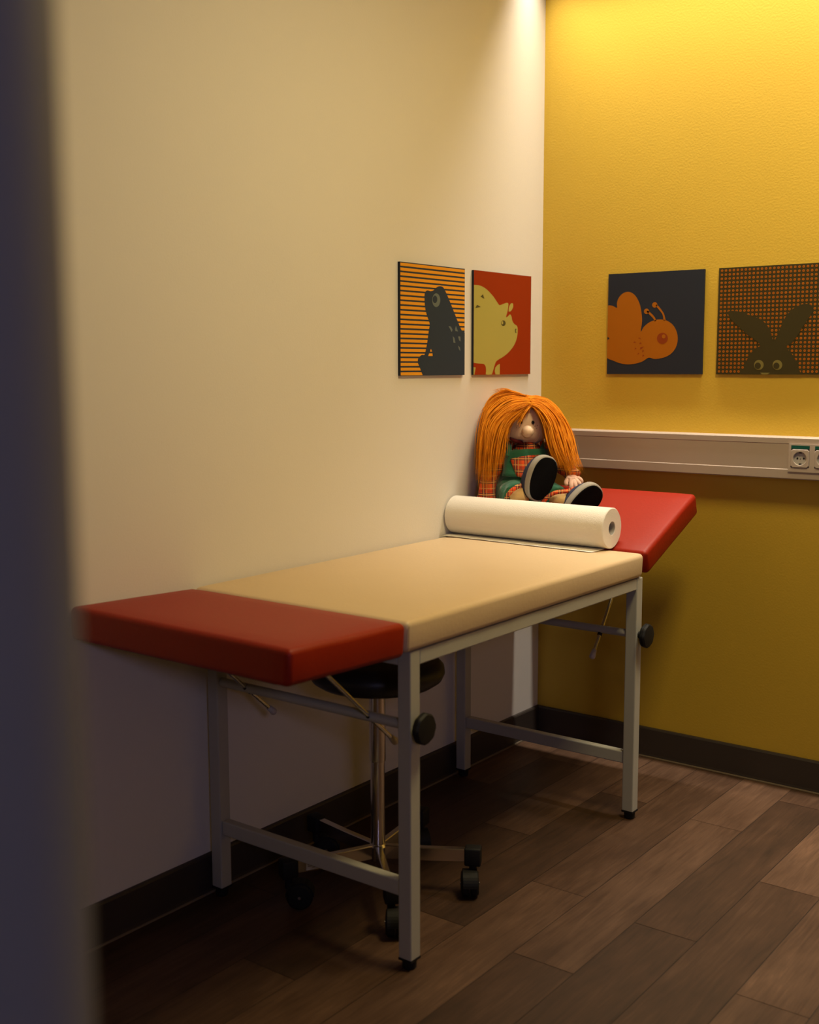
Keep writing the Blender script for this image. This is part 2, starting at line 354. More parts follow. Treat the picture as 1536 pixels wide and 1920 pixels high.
# ------------------------------------------------------------------ pictures
def homography(src):
    dst = [(0, 1), (1, 1), (1, 0), (0, 0)]; Am = []; bv = []
    for (x, y), (u, v_) in zip(src, dst):
        Am.append([x, y, 1, 0, 0, 0, -u*x, -u*y]); bv.append(u)
        Am.append([0, 0, 0, x, y, 1, -v_*x, -v_*y]); bv.append(v_)
    h = np.linalg.solve(np.array(Am, float), np.array(bv, float))
    def f(p):
        x, y = p; d = h[6]*x + h[7]*y + 1
        return min(1, max(0, (h[0]*x+h[1]*y+h[2])/d)), min(1, max(0, (h[3]*x+h[4]*y+h[5])/d))
    return f
class Pic:
    def __init__(s, origin, du, dn, w_, h_, corners):
        s.o = Vector(origin); s.du = Vector(du); s.dn = Vector(dn); s.w = w_; s.h = h_; s.H = homography(corners) if corners else None
        s.bm = bmesh.new(); s.mats = []; s.T = .009; s.lv = 0
    def mi(s, m_):
        if m_ not in s.mats: s.mats.append(m_)
        return s.mats.index(m_)
    def P(s, u, v_, n): return s.o + s.du*(u*s.w) + Vector((0, 0, 1))*(v_*s.h) + s.dn*n
    def board(s, m_edge, m_face):
        i = s.mi(m_edge); j = s.mi(m_face); b = s.bm
        v = [b.verts.new(s.P(u, v_, n)) for n in (0.0005, s.T) for u, v_ in ((0, 0), (1, 0), (1, 1), (0, 1))]
        for q in ((0,1,2,3), (0,1,5,4), (1,2,6,5), (2,3,7,6), (3,0,4,7)): f = b.faces.new([v[k] for k in q]); f.material_index = i
        f = b.faces.new([v[k] for k in (4,5,6,7)]); f.material_index = j
    def uvpoly(s, uv, m_, lv):
        n = s.T + .00025*lv; vs_ = [s.bm.verts.new(s.P(u, v_, n)) for u, v_ in uv]; i = s.mi(m_)
        tris = tessellate_polygon([[Vector((u*s.w, v_*s.h, 0)) for u, v_ in uv]])
        for t in tris:
            try: f = s.bm.faces.new([vs_[k] for k in t]); f.material_index = i
            except ValueError: pass
    def smooth(s, pts, n=4):
        return catmull([(x, y, 0) for x, y in pts], n)
    def poly(s, pts, m_, lv, smooth=True):
        q = [(p.x, p.y) for p in s.smooth(pts)] if smooth else pts
        s.uvpoly([s.H(p) for p in q], m_, lv)
    def ell(s, cx, cy, rx, ry, m_, lv, n=28):
        s.uvpoly([s.H((cx+rx*math.cos(2*math.pi*i/n), cy+ry*math.sin(2*math.pi*i/n))) for i in range(n)], m_, lv)
    def done(s, label):
        bm = s.bm; bmesh.ops.recalc_face_normals(bm, faces=[f for f in bm.faces])
        for f in bm.faces:
            f.normal_update()
            if abs(f.normal.dot(s.dn)) > .9 and (f.calc_center_median()-s.o).dot(s.dn) > s.T*.9 and f.normal.dot(s.dn) < 0: f.normal_flip()
        o = obj('wall_picture', bm, s.mats); o['label'] = label; o['category'] = 'picture'; o['group'] = 'square animal pictures on the two walls'
        return o
PB, PH = 1.2936, .3296
# frog
p = Pic((0, -.8196, PB), (0, 1, 0), (1, 0, 0), .332, PH, [(105,108), (750,178), (748,1230), (105,1240)])
p.board(NAVY2, NAVY)
for k in range(24):
    v1 = 1-(10+47.3*k)/1132; p.uvpoly([(.004, v1-30/1132), (.998, v1-30/1132), (.998, v1), (.004, v1)], ORANGE, 1)
p.poly([(330,1240),(300,1160),(280,1110),(282,1070),(300,1045),(325,1030),(345,1030),(360,980),(375,900),(388,800),(398,740),(396,710),(375,650),(358,590),(350,530),(347,470),(350,420),(362,398),(380,392),(410,400),(440,388),(460,368),(480,355),(505,350),(530,358),(548,385),(570,430),(600,500),(640,600),(680,700),(720,790),(760,850),(760,1245)], NAVY, 2)
p.poly([(410,970),(400,998),(422,998)], ORANGE, 3, False); p.poly([(392,1016),(382,1042),(427,1042),(425,1016)], ORANGE, 3, False)
p.ell(463,488,40,68,GREYP,3); p.ell(450,480,23,37,NAVY,4)
for q_ in ([(585,742),(610,750),(626,780),(617,803)], [(660,740),(650,775),(655,793),(680,797)], [(628,843),(645,860),(655,910),(635,908)], [(682,847),(703,847),(707,897),(692,885)], [(682,937),(700,955),(706,993),(690,975)]): p.poly(q_, GREYP, 3, False)
p.done('square picture of a navy frog on orange stripes, on the white wall')
# pig
p = Pic((0, -.4366, PB), (0, 1, 0), (1, 0, 0), .3474, PH, [(842,192), (1403,250), (1400,1218), (842,1235)])
p.board(NAVY2, REDP)
p.poly([(830,340),(880,342),(930,358),(980,395),(1030,450),(1065,500),(1085,530),(1100,537),(1130,525),(1160,514),(1178,518),(1180,540),(1172,600),(1158,655),(1175,648),(1197,628),(1212,650),(1220,690),(1240,722),(1262,738),(1272,760),(1272,820),(1260,880),(1235,940),(1190,1000),(1140,1045),(1085,1080),(1060,1105),(1045,1150),(1015,1240),(965,1240),(965,1190),(960,1150),(945,1128),(920,1122),(880,1120),(830,1112)], OLIVE, 1)
p.poly([(1183,600),(1185,560),(1200,525),(1215,516),(1227,525),(1225,560),(1205,595),(1183,600)], OLIVE, 1)
p.poly([(1100,1120),(1075,1135),(1055,1160),(1050,1195),(1058,1240),(1100,1240)], OLIVE, 1, False)
p.poly([(840,1158),(863,1160),(850,1240),(840,1240)], OLIVE, 1, False)
p.poly([(930,432),(906,455),(945,478)], DOLIVE, 2, False); p.poly([(872,537),(855,570),(910,558)], DOLIVE, 2, False)
p.ell(1132,716,22,28,DOLIVE,2); p.ell(1122,712,8,15,OLIVE,3); p.ell(1255,790,9,22,DOLIVE,2); p.ell(1259,790,4,14,OLIVE,3)
p.done('square picture of a pale green pig on red, nearest the corner on the white wall')
# bee
p = Pic((.2597, 0, PB), (1, 0, 0), (0, -1, 0), .3364, PH, [(77,162), (740,131), (732,863), (72,857)])
p.board(NAVY2, NAVY2)
p.poly([(60,377),(105,380),(137,395),(137,360),(150,325),(175,297),(207,285),(240,292),(270,320),(295,370),(308,430),(313,490),(305,562),(325,530),(360,500),(400,483),(440,478),(485,487),(525,515),(550,555),(562,605),(555,660),(530,705),(490,735),(440,750),(400,753),(362,744),(320,770),(270,785),(220,790),(170,783),(120,765),(60,730),(60,625),(76,618),(88,606),(76,598),(60,590)], ORANGEB, 1)
p.poly([(402,492),(385,465),(345,425),(358,420),(395,455),(412,485)], ORANGEB, 1); p.ell(343,421,18,19,ORANGEB,1)
p.poly([(462,488),(452,440),(408,385),(420,380),(462,435),(477,485)], ORANGEB, 1); p.ell(399,377,18,19,ORANGEB,1)
p.ell(456,610,38,39,DORANGE,2); p.ell(465,597,13,14,ORANGEB,3)
for q_ in ([(285,607),(297,603),(310,614)], [(254,640),(262,630),(277,638)], [(293,646),(305,636),(314,648)], [(263,688),(268,673),(278,680)], [(300,688),(303,672),(330,665),(315,680)], [(317,708),(319,690),(331,695)], [(283,724),(290,710),(299,714)], [(318,738),(321,722),(333,730)]): p.poly(q_, DORANGE, 2, False)
p.done('square picture of an orange bee on dark blue, on the yellow wall')
# bunny; crop px of the unseen right corners are extrapolated from the board's real width
p = Pic((.6438, 0, PB), (1, 0, 0), (0, -1, 0), .3364, PH, [(838,122), (1598,83), (1566,862), (832,862)])
p.board(BROWNP, BROWNP)
pt = .3296/26.4
for i in range(26):
    for j in range(27):
        cx, cz_ = .010+i*pt*1.02, .3296-.0085-j*pt
        if cx > .334 or cz_ < 0: continue
        for rr, mm, lv in ((.0040, ORANGEB, 1), (.0017, DORANGE, 2)):
            p.uvpoly([(min(1, (cx+rr*math.cos(a))/.3364), max(0, (cz_+rr*math.sin(a))/.3296)) for a in [2*math.pi*k/10 for k in range(10)]], mm, lv)
p.poly([(905,440),(915,425),(960,425),(1010,438),(1070,458),(1130,480),(1165,510),(1195,550),(1213,600),(1225,645),(1235,625),(1255,580),(1280,520),(1310,460),(1350,415),(1400,385),(1450,375),(1480,385),(1490,405),(1485,440),(1450,500),(1415,550),(1380,610),(1340,655),(1310,672),(1350,720),(1385,780),(1410,850),(1418,875),(1022,875),(1028,810),(1045,760),(1075,710),(1110,680),(1135,665),(1125,650),(1090,620),(1050,595),(1000,550),(950,505),(920,475)], BROWNP, 3)
for ex in (1126, 1253): p.ell(ex,797,33,34,BEYE,4); p.ell(ex-7,803,21,22,BROWNP,5)
p.poly([(1135,850),(1202,850),(1185,866),(1150,866)], BEYE, 4, False)
p.done('square picture of a dark rabbit peeking up before orange dots, rightmost on the yellow wall')

# ------------------------------------------------------------------ examination couch
co = thing('examination_couch', 'padded examination couch with beige middle and red end sections on a grey steel frame', 'examination couch', (0.33, -1.07, 0))
CO = Vector((0.33, -1.07, 0))
def cobj(name, bm, m_, smooth=False, parent=None):
    bmesh.ops.translate(bm, verts=bm.verts, vec=-CO); return obj(name, bm, m_, parent or co, smooth)
def cushion(sx, sy, sz, bev=.013):
    bm = bmesh.new(); box(bm, -sx/2, sx/2, 0, sy, 0, sz)
    es = [e for e in bm.edges]
    bmesh.ops.subdivide_edges(bm, edges=[e for e in bm.edges if abs((e.verts[0].co-e.verts[1].co).normalized().y) > .9], cuts=max(1, int(sy/.06)), use_grid_fill=True)
    bmesh.ops.subdivide_edges(bm, edges=[e for e in bm.edges if abs((e.verts[0].co-e.verts[1].co).normalized().x) > .9], cuts=int(sx/.06), use_grid_fill=True)
    es = [e for e in bm.edges if len(e.link_faces) == 2 and e.calc_face_angle(0) > .5]
    bmesh.ops.bevel(bm, geom=es, offset=bev, segments=5, affect='EDGES', profile=.5)
    for v in bm.verts:
        x, y, z = v.co
        u = max(0, 1-(2*x/sx)**2); w_ = max(0, 1-(2*y/sy-1)**2); t = z/sz
        if t > .6: v.co.z += .0035*min(1, u*3)*min(1, w_*3)
        mid = math.sin(math.pi*t)*.0025
        if abs(x) > sx/2-bev*1.01: v.co.x += math.copysign(mid*min(1, w_*8), x) - math.copysign(.003*(1-t), x)
        n = noise.noise(Vector((x*9, y*9, z*14)))*.0016
        if t < .9: v.co.x += n if abs(x) > sx/2-bev else 0
        v.co.z += n*.4
    return bm
# middle
bm = cushion(.655, 1.117, .069); bmesh.ops.translate(bm, verts=bm.verts, vec=(.3335, -1.6435, .7205))
o = cobj('mattress_section', bm, BEIGE, True); o['label'] = 'beige middle section'
bm = bmesh.new()   # seam piping along the near end of the beige pad
for x in (.008, .659): pass
tube(bm, [(.6605, -1.637, .726), (.6610, -1.637, .780)], .0009, 6)
cobj('piping', fix(bm), BEIGE, parent=None)
# foot end, nearly level (rises slightly outward)
def tilted(bm, hinge, ang, flip):
    M = Matrix.Translation(hinge) @ Matrix.Rotation(ang, 4, 'X')
    if flip: M = M @ Matrix.Rotation(math.pi, 4, 'Z')
    bmesh.ops.transform(bm, matrix=M, verts=bm.verts)
fa = -math.radians(2.3)
bm = cushion(.655, .358, .0735); tilted(bm, (.3335, -1.648, .7145), fa, True)
o = cobj('mattress_section', bm, RED, True); o['label'] = 'red foot section, nearly level'
bm = bmesh.new(); box(bm, -.25, .25, .01, .31, -.014, -.0005, .002); tilted(bm, (.3335, -1.648, .7140), fa, True); cobj('support_board', bm, BOARD)
ha = math.radians(22.4)
bm = cushion(.655, .372, .073); tilted(bm, (.3335, -.5205+.073*math.sin(ha)*1.0, .790-.073*math.cos(ha)), ha, False)
o = cobj('mattress_section', bm, RED, True); o['label'] = 'red head section, tilted up'
bm = bmesh.new(); box(bm, -.25, .25, .01, .31, -.014, -.0005, .002); tilted(bm, (.3335, -.5205+.073*math.sin(ha), .790-.073*math.cos(ha)), ha, False); cobj('support_board', bm, BOARD)
# frame
LX = (.0421, .6356); LY = (-1.6051, -.5339); LW = .0175; HT = .7195
for lx in LX:
    for ly in LY:
        bm = bmesh.new(); box(bm, lx-LW, lx+LW, ly-LW, ly+LW, .024, HT, .003, 2); lg = cobj('leg', bm, METALG)
        bm = bmesh.new(); box(bm, lx-LW-.0005, lx+LW+.0005, ly-LW-.0005, ly+LW+.0005, .020, .026, .001); lathe(bm, [(.0135, .0), (.0155, .004), (.0165, .020)], (lx, ly, 0), n=20)
        cobj('rubber_foot', fix(bm), BLACK, parent=lg)
for lx in LX:
    bm = bmesh.new(); box(bm, lx-.0165, lx+.0165, LY[0]+LW+.0006, LY[1]-LW-.0006, .686, .719, .003); cobj('side_rail', bm, METALG)
for ly in LY:
    bm = bmesh.new(); box(bm, LX[0]+LW+.0005, LX[1]-LW-.0005, ly-.0165, ly+.0165, .686, .719, .003); cobj('end_rail', bm, METALG)
    bm = bmesh.new(); box(bm, LX[0]+LW, LX[1]-LW, ly-.0125, ly+.0125, .165, .201, .003); cobj('cross_rail', bm, METALG)
    bm = bmesh.new(); tube(bm, [(LX[0]+LW-.001, ly, .553), (LX[1]+LW-.001, ly, .553)], .0115, 20); cobj('clamp_tube', bm, METALG, True).modifiers.new('e', 'EDGE_SPLIT')
    bm = bmesh.new(); x0 = LX[1]+LW
    lathe(bm, [(.010, 0), (.010, .012), (.014, .016)], (x0, ly, .553), Vector((1, 0, 0)), 20)
    n = 60; rings = []
    for hh, rr in ((.013, .018), (.015, .031), (.020, .0345), (.027, .0345), (.032, .031), (.0335, .022)):
        rings.append([Vector((x0+hh, ly+math.cos(2*math.pi*i/n)*rr*(1+.022*math.cos(8*2*math.pi*i/n)), .553+math.sin(2*math.pi*i/n)*rr*(1+.022*math.cos(8*2*math.pi*i/n)))) for i in range(n)])
    bridge(bm, rings); k_ = cobj('clamp_knob', fix(bm), BLACK, True); k_.modifiers.new('e', 'EDGE_SPLIT')
def rod(x, yb, zb, yt, zt):
    bm = bmesh.new(); tube(bm, [(x, yb, zb), (x, yt, zt)], .0050, 14)
    d = (Vector((x, yt, zt))-Vector((x, yb, zb))).normalized()
    ym = LY[0] if yb < -1 else LY[1]
    t = (ym-yb)/(yt-yb); c = Vector((x, ym, zb+(zt-zb)*t))
    r_ = cobj('support_rod', bm, CHROME, True); r_.modifiers.new('e', 'EDGE_SPLIT')
    bm = bmesh.new(); tube(bm, [Vector((x, yb, zb))-d*.006, Vector((x, yb, zb))-d*.003, Vector((x, yb, zb))+d*.002, Vector((x, yb, zb))+d*.022], [.0060, .0086, .0090, .0066], 14); cobj('end_cap', bm, TIPM, True, r_)
    bm = bmesh.new(); tube(bm, [c-d*.0125, c+d*.0125], .0068, 14); cobj('guide_bush', bm, BLACK, True, r_)
for x in (.148, .53):
    rod(x, -1.519, .474, -1.775, .700)
for x in (.148, .53):
    rod(x, -.583, .480, -.378, .755)

# ------------------------------------------------------------------ paper roll
PRC = Vector((.283, -.533, .8545)); pr_ = thing('paper_roll', 'roll of white examination paper lying across the couch below the doll', 'paper roll', PRC)
bm = bmesh.new(); X = Vector((1, 0, 0)); a = Vector((0, 1, 0)); b = Vector((0, 0, 1)); L2 = .277
rings = [ring(X*h, a, b, r, r, 72) for h, r in ((-L2, .0200), (-L2, .0575), (-L2+.002, .0597), (0, .06), (L2-.002, .0597), (L2, .0575), (L2, .0200))]
bridge(bm, rings, cap=False)
rr = [ring(X*h, a, b, .0199, .0199, 72) for h in (L2, -L2)]; bridge(bm, rr, cap=False)
obj('roll_body', fix(bm), PAPER, pr_, True).modifiers.new('e', 'EDGE_SPLIT').split_angle = .5
bm = bmesh.new(); bridge(bm, [ring(X*h, a, b, r, r, 40) for h, r in ((-L2+.002, .0185), (L2-.001, .0185), (L2-.001, .0198), (-L2+.002, .0198), (-L2+.002, .0185))], cap=False)
obj('cardboard_core', fix(bm), CORE, pr_, True).modifiers.new('e', 'EDGE_SPLIT')
bm = bmesh.new(); nx, ny = 44, 8; grid = []
for i in range(nx+1):
    x = -.277 + (.527+.012)*i/nx; col_ = []
    for j in range(ny+1):
        t = j/ny; yf = -.074-.020*(i/nx) - .004*noise.noise(Vector((i*.35, 0, 3))) - .0012*random.random() + .020*(1-i/nx)*0
        yy = .0 + (yf+ -.0)*t
        zz = -.0600 - .0006 + .0012*max(0, noise.noise(Vector((i*.12, j*.3, 0)))) + (.0006*t*t)
        col_.append(bm.verts.new((x, yy, zz)))
    grid.append(col_)
for i in range(nx):
    for j in range(ny): bm.faces.new((grid[i][j], grid[i+1][j], grid[i+1][j+1], grid[i][j+1]))
o = obj('loose_sheet', bm, PAPER, pr_, True); md = o.modifiers.new('s', 'SOLIDIFY'); md.thickness = .0004

# ------------------------------------------------------------------ stool
ST = Vector((.330, -1.335, 0)); st = thing('swivel_stool', 'round black swivel stool with chrome column and five castors standing under the couch', 'stool', ST)
bm = bmesh.new(); lathe(bm, [(.02, .530), (.10, .530), (.145, .537), (.163, .549), (.170, .564), (.168, .580), (.155, .594), (.12, .601), (.02, .603)], (0, 0, 0), n=64); obj('seat', bm, BLKVINYL, st, True)
bm = bmesh.new(); lathe(bm, [(.0200, .335), (.0205, .338), (.0205, .531)], (0, 0, 0), n=40); obj('column', bm, CHROME, st, True).modifiers.new('e', 'EDGE_SPLIT')
bm = bmesh.new(); lathe(bm, [(.0180, .095), (.0180, .336)], (0, 0, 0), n=40); lathe(bm, [(.018, .072), (.024, .078), (.024, .112), (.019, .118)], (0, 0, 0), n=40); obj('column', fix(bm), CHROME, st, True).modifiers.new('e', 'EDGE_SPLIT')
cdir = {0: (.65, (.000, -.014)), 1: (.9, (.005, -.006)), 2: (2.22, (.022, .017)), 3: (2.22, (.022, .017)), 4: (.65, (.016, -.006))}   # swivel of each castor
for k in range(5):
    a_ = math.radians(28+72*k); d = Vector((math.cos(a_), math.sin(a_), 0)); s_ = Vector((-d.y, d.x, 0)); z = Vector((0, 0, 1))
    bm = bmesh.new(); rings = []
    for r_, hw, zt, zb in ((.016, .009, .116, .082), (.12, .009, .116, .083), (.235, .009, .119, .088)):
        c = d*r_; rings.append([c+s_*hw+z*zb, c-s_*hw+z*zb, c-s_*hw+z*(zt-.002), c-s_*(hw-.002)+z*zt, c+s_*(hw-.002)+z*zt, c+s_*hw+z*(zt-.002)])
    bridge(bm, rings); arm = obj('base_arm', fix(bm), CHROME, st)
    bm = bmesh.new(); box(bm, .222, .264, -.0175, .0175, .077, .124, .005, 3); bmesh.ops.transform(bm, matrix=Matrix.Rotation(a_, 4, 'Z'), verts=bm.verts); obj('end_cap', bm, BLACK, arm, True).modifiers.new('e', 'EDGE_SPLIT')
    # twin-wheel castor: wheel axle direction from the swivel angle
    wa, co_ = cdir[k]; ax = Vector((math.cos(wa), math.sin(wa), 0)); fw = Vector((-ax.y, ax.x, 0)); c = d*.243
    cc = c + Vector((*co_, 0)) + z*.033
    bm = bmesh.new()
    for sg in (-1, 1): lathe(bm, [(.010, .002), (.030, .002), (.033, .007), (.033, .016), (.028, .0215), (.012, .023)], cc, ax*sg, 30)
    ca = obj('castor', fix(bm), BLACK, st, True); ca.modifiers.new('e', 'EDGE_SPLIT')
    bm = bmesh.new(); tube(bm, [c+z*.050, c+z*.078], .010, 16); tube(bm, [c+z*.056, cc+z*.012], [.012, .010], 12)
    n = 16; bridge(bm, [[cc+ax*hh+fw*(math.cos(math.pi*i/n)*r2)+z*(math.sin(math.pi*i/n)*r2) for i in range(n+1)] + [cc+ax*hh+fw*(-math.cos(math.pi*i/n)*(r2-.003))+z*(math.sin(math.pi*i/n)*(r2-.003)) for i in range(n+1)] for hh, r2 in ((-.018, .0355), (.018, .0355))])
    obj('fork', fix(bm), BLACK, ca)
    bm = bmesh.new()
    lathe(bm, [(.004, -.0245), (.004, .0245)], cc, ax, 12)
    obj('axle', bm, CHROME, ca)
    if k == 3:
        bm = bmesh.new()   # rating sticker on the arm's side
        for sg in (1,):
            c0 = d*.150; c1 = d*.200; off = s_*(.0096)
            q_ = [c0+off+z*.088, c1+off+z*.0888, c1+off+z*.1125, c0+off+z*.1118]; f = bm.faces.new([bm.verts.new(x) for x in q_]); f.material_index = 0
            for li in range(4):
                zz = .0925+li*.0046; e1 = .196-(.012 if li == 0 else 0)
                q_ = [d*.154+off*1.02+z*zz, d*e1+off*1.02+z*(zz+.0007), d*e1+off*1.02+z*(zz+.0022), d*.154+off*1.02+z*(zz+.0016)]
                f = bm.faces.new([bm.verts.new(x) for x in q_]); f.material_index = 1
        obj('rating_sticker', bm, [STICK, INK], arm)

# ------------------------------------------------------------------ doll (local axes: X right, Y away, Z up)
P0 = Vector((.170, -.290, .880))
dl = thing('rag_doll', 'rag doll with long orange hair and green pinafore sitting at the head of the couch', 'doll', P0, YAW)
rotl = Matrix.Rotation(-YAW, 3, 'Z'); CL = rotl @ (CAM - P0); FL_ = rotl @ F; RL = rotl @ R; UL = rotl @ U
def LP(px, py, t=0.0):
    dd = 3.74 - t
    return CL + (FL_ + RL*((px-768)/FOC) + UL*((960-py)/FOC))*dd
WM = Matrix.Translation(P0) @ Matrix.Rotation(YAW, 4, 'Z'); WI = WM.inverted(); HT_ = math.tan(math.radians(22.4))
def settle(bm, gap=.004):
    """push cloth and hair out of the wall and off the couch surface it rests on"""
    for v in bm.verts:
        w_ = WM @ v.co; zs = .794 + max(0, w_.y+.5205)*HT_ + gap; ch_ = False
        if w_.x < .008: w_.x = .008; ch_ = True
        if w_.z < zs: w_.z = zs; ch_ = True
        dy, dz = w_.y+.533, w_.z-.8545; d_ = math.hypot(dy, dz)
        if w_.x < .57 and d_ < .062: w_.y = -.533+dy/d_*.063; w_.z = .8545+dz/d_*.063; ch_ = True
        if ch_: v.co = WI @ w_
    return bm
def remesh(o, vox, sm=6):
    md = o.modifiers.new('r', 'REMESH'); md.mode = 'VOXEL'; md.voxel_size = vox; md.use_smooth_shade = True
    if sm: s2 = o.modifiers.new('s', 'SMOOTH'); s2.iterations = sm; s2.factor = .5
    return o
# shirt: trunk, collar and both sleeves
bm = bmesh.new()
tube(bm, [LP(985, 940, 0), LP(985, 905, .01), LP(985, 870, .01), LP(987, 846, .005), LP(988, 832, .0)], [.085, .080, .068, .055, .036], 24, .85)
tube(bm, [LP(958, 853, .0), LP(934, 868, .01), LP(918, 890, .03), LP(914, 915, .045), LP(912, 938, .055)], [.030, .030, .027, .027, .030], 18)
tube(bm, [LP(1012, 853, .0), LP(1045, 868, .01), LP(1066, 882, .04), LP(1076, 893, .06)], [.030, .028, .025, .024], 18)
shirt = remesh(obj('shirt', settle(fix(bm)), PLAID, dl), .0045, 5); 
bm = bmesh.new()
n = 24; c0 = LP(988, 836, 0); bridge(bm, [[c0+Vector((math.cos(2*math.pi*i/n)*rx, math.sin(2*math.pi*i/n)*rx*.85, hz)) for i in range(n)] for rx, hz in ((.050, -.018), (.046, -.004), (.040, .004), (.036, -.002))])
obj('collar', fix(bm), PLAID, shirt, True)
for (sp, ep, rr_) in ((LP(913, 927, .050), LP(912, 938, .055), .029), (LP(1071, 889, .053), LP(1077, 895, .062), .0255)):
    bm = bmesh.new(); tube(bm, [sp, (sp+ep)/2, ep], [rr_*.95, rr_*1.04, rr_], 18); settle(bm); obj('cuff', bm, PLAID, shirt, True)
# pinafore
bm = bmesh.new()
tube(bm, [LP(985, 943, .045), LP(985, 920, .03), LP(986, 898, .022), LP(987, 872, .020), LP(988, 853, .017), LP(988, 846, .014)], [.098, .098, .085, .070, .056, .050], 28, .80)
tube(bm, [LP(962, 925, .03), LP(963, 927, .09), LP(968, 932, .115)], [.047, .045, .043], 20)
tube(bm, [LP(1012, 922, .03), LP(1035, 928, .08), LP(1044, 934, .105)], [.045, .040, .036], 20)
tube(bm, [LP(985, 928, .03), LP(1000, 931, .09)], [.05, .04], 20)
pin = remesh(obj('pinafore', settle(fix(bm), .010), GREEN, dl), .0045, 6)
tx = bpy.data.textures.new('folds', 'CLOUDS'); tx.noise_scale = .035
dm = pin.modifiers.new('d', 'DISPLACE'); dm.texture = tx; dm.strength = .010; dm.mid_level = .5; dm.texture_coords = 'LOCAL'
def strip(name, pts, wd, th, m_, parent, sm=True):
    """flat cloth band following pts; wd is the band's width vector per point"""
    bm = bmesh.new(); P_ = catmull(pts, 5); n_ = len(P_); rings = []
    for i, q_ in enumerate(P_):
        t = (P_[min(i+1, n_-1)]-P_[max(i-1, 0)]).normalized(); nrm = Vector((0, -1, 0)); nrm = (nrm-t*nrm.dot(t)).normalized(); w_ = t.cross(nrm)
        hw = wd/2; rings.append([q_+w_*hw+nrm*0, q_+w_*hw*.8+nrm*th, q_-w_*hw*.8+nrm*th, q_-w_*hw+nrm*0])
    bridge(bm, rings); return obj(name, fix(bm), m_, parent, sm)
for sx_, ex_ in ((952, 958), (1020, 1014)):
    strip('shoulder_strap', [LP(sx_, 856, .064), LP((sx_+ex_)/2, 843, .052), LP(ex_+(-4 if sx_ < 1000 else 6), 834, .02), LP(ex_+(-4 if sx_ < 1000 else 6), 830, -.02)], .017, .003, GREEN, pin)
# bib panel and plaid pocket: curved patches on the chest
def patch(name, cs, v0, v1, bow, m_, parent, nx=10, ny=8, th=.003):
    tl_, tr_, br_, bl_ = cs; bm = bmesh.new(); g_ = []
    for i in range(nx+1):
        row = []
        for j in range(ny+1):
            u, v_ = i/nx, j/ny
            x = (tl_[0]*(1-u)+tr_[0]*u)*(1-v_)+(bl_[0]*(1-u)+br_[0]*u)*v_; y = (tl_[1]*(1-u)+tr_[1]*u)*(1-v_)+(bl_[1]*(1-u)+br_[1]*u)*v_
            y += -2.0*math.sin(math.pi*u)*(1-v_) + 3.0*math.sin(math.pi*u)*v_
            row.append(bm.verts.new(LP(x, y, v0+(v1-v0)*v_-bow*(2*u-1)**2)))
        g_.append(row)
    for i in range(nx):
        for j in range(ny): bm.faces.new((g_[i][j], g_[i+1][j], g_[i+1][j+1], g_[i][j+1]))
    o = obj(name, bm, m_, parent, True); md = o.modifiers.new('s', 'SOLIDIFY'); md.thickness = th; md.offset = 0
    return o
bib = patch('bib', [(948, 846), (1028, 842), (1034, 892), (942, 892)], .078, .100, .030, GREEN, pin)
patch('pocket', [(957, 861), (1012, 853), (1012, 897), (969, 893)], .0905, .1085, .014, PLAID, pin)
# plaid hem trims round the two leg openings
strip('hem_trim', [LP(949, 938, .145), LP(953, 928, .155), LP(962, 918, .160), LP(974, 911, .150), LP(986, 908, .12)], .014, .004, PLAID, pin)
strip('hem_trim', [LP(1018, 942, .140), LP(1026, 933, .148), LP(1038, 925, .150), LP(1052, 922, .146), LP(1064, 921, .135), LP(1078, 916, .11)], .013, .004, PLAID, pin)
# head
bm = bmesh.new(); hc = LP(986, 795, .0)
ellipsoid(bm, hc, (.073, .070, .073), 40, 28)
for v in bm.verts:
    q_ = v.co - hc
    if q_.z < 0: v.co.x += q_.x*.10*min(1, -q_.z/.04); v.co.y += q_.y*.06*min(1, -q_.z/.04)
    if q_.z < -.045: v.co.z += (-.045-q_.z)*.12
tube(bm, [hc+Vector((0, .0, -.055)), hc+Vector((0, 0, -.085))], [.035, .035], 20)
head = obj('head', fix(bm), SKIN, dl, True)
bm = bmesh.new(); nc = LP(990, 809, .081)
ellipsoid(bm, nc, (.0195, .024, .0190), 26, 18)
nose = obj('nose', bm, SKIN, head, True)
for ex, ey in ((977.5, 791.5), (999.5, 792)):
    bm = bmesh.new(); dx = (ex-986)/22; ellipsoid(bm, LP(ex, ey, .0695), (.0050, .004, .0058), 16, 12); obj('eye', bm, EYE, head, True)
bm = bmesh.new(); tube(bm, catmull([LP(956, 820, .036), LP(960, 824, .038), LP(967, 827, .044), LP(974, 828.5, .048), LP(981, 829, .049)], 4), [.0012]+[.0030+.0026*math.sin(math.pi*i/16) for i in range(15)]+[.0010], 10); obj('mouth', bm, LIP, head, True)
for fx, fy in ((971, 798), (974, 801), (969, 802), (1003, 799), (1008, 798), (1006, 803), (1000, 797), (1012, 802)):
    bm = bmesh.new(); ellipsoid(bm, LP(fx, fy, .0712-.0000165*(fx-987)**2), (.0011, .0014, .0011), 8, 6); obj('freckle', bm, FRECK, head)
bm = bmesh.new(); tube(bm, catmull([LP(1006, 772, .062), LP(1011, 788, .062), LP(1012, 805, .061), LP(1010, 820, .058), LP(1004, 829, .050)], 4), .0009, 6); obj('seam', bm, SKINP, head)
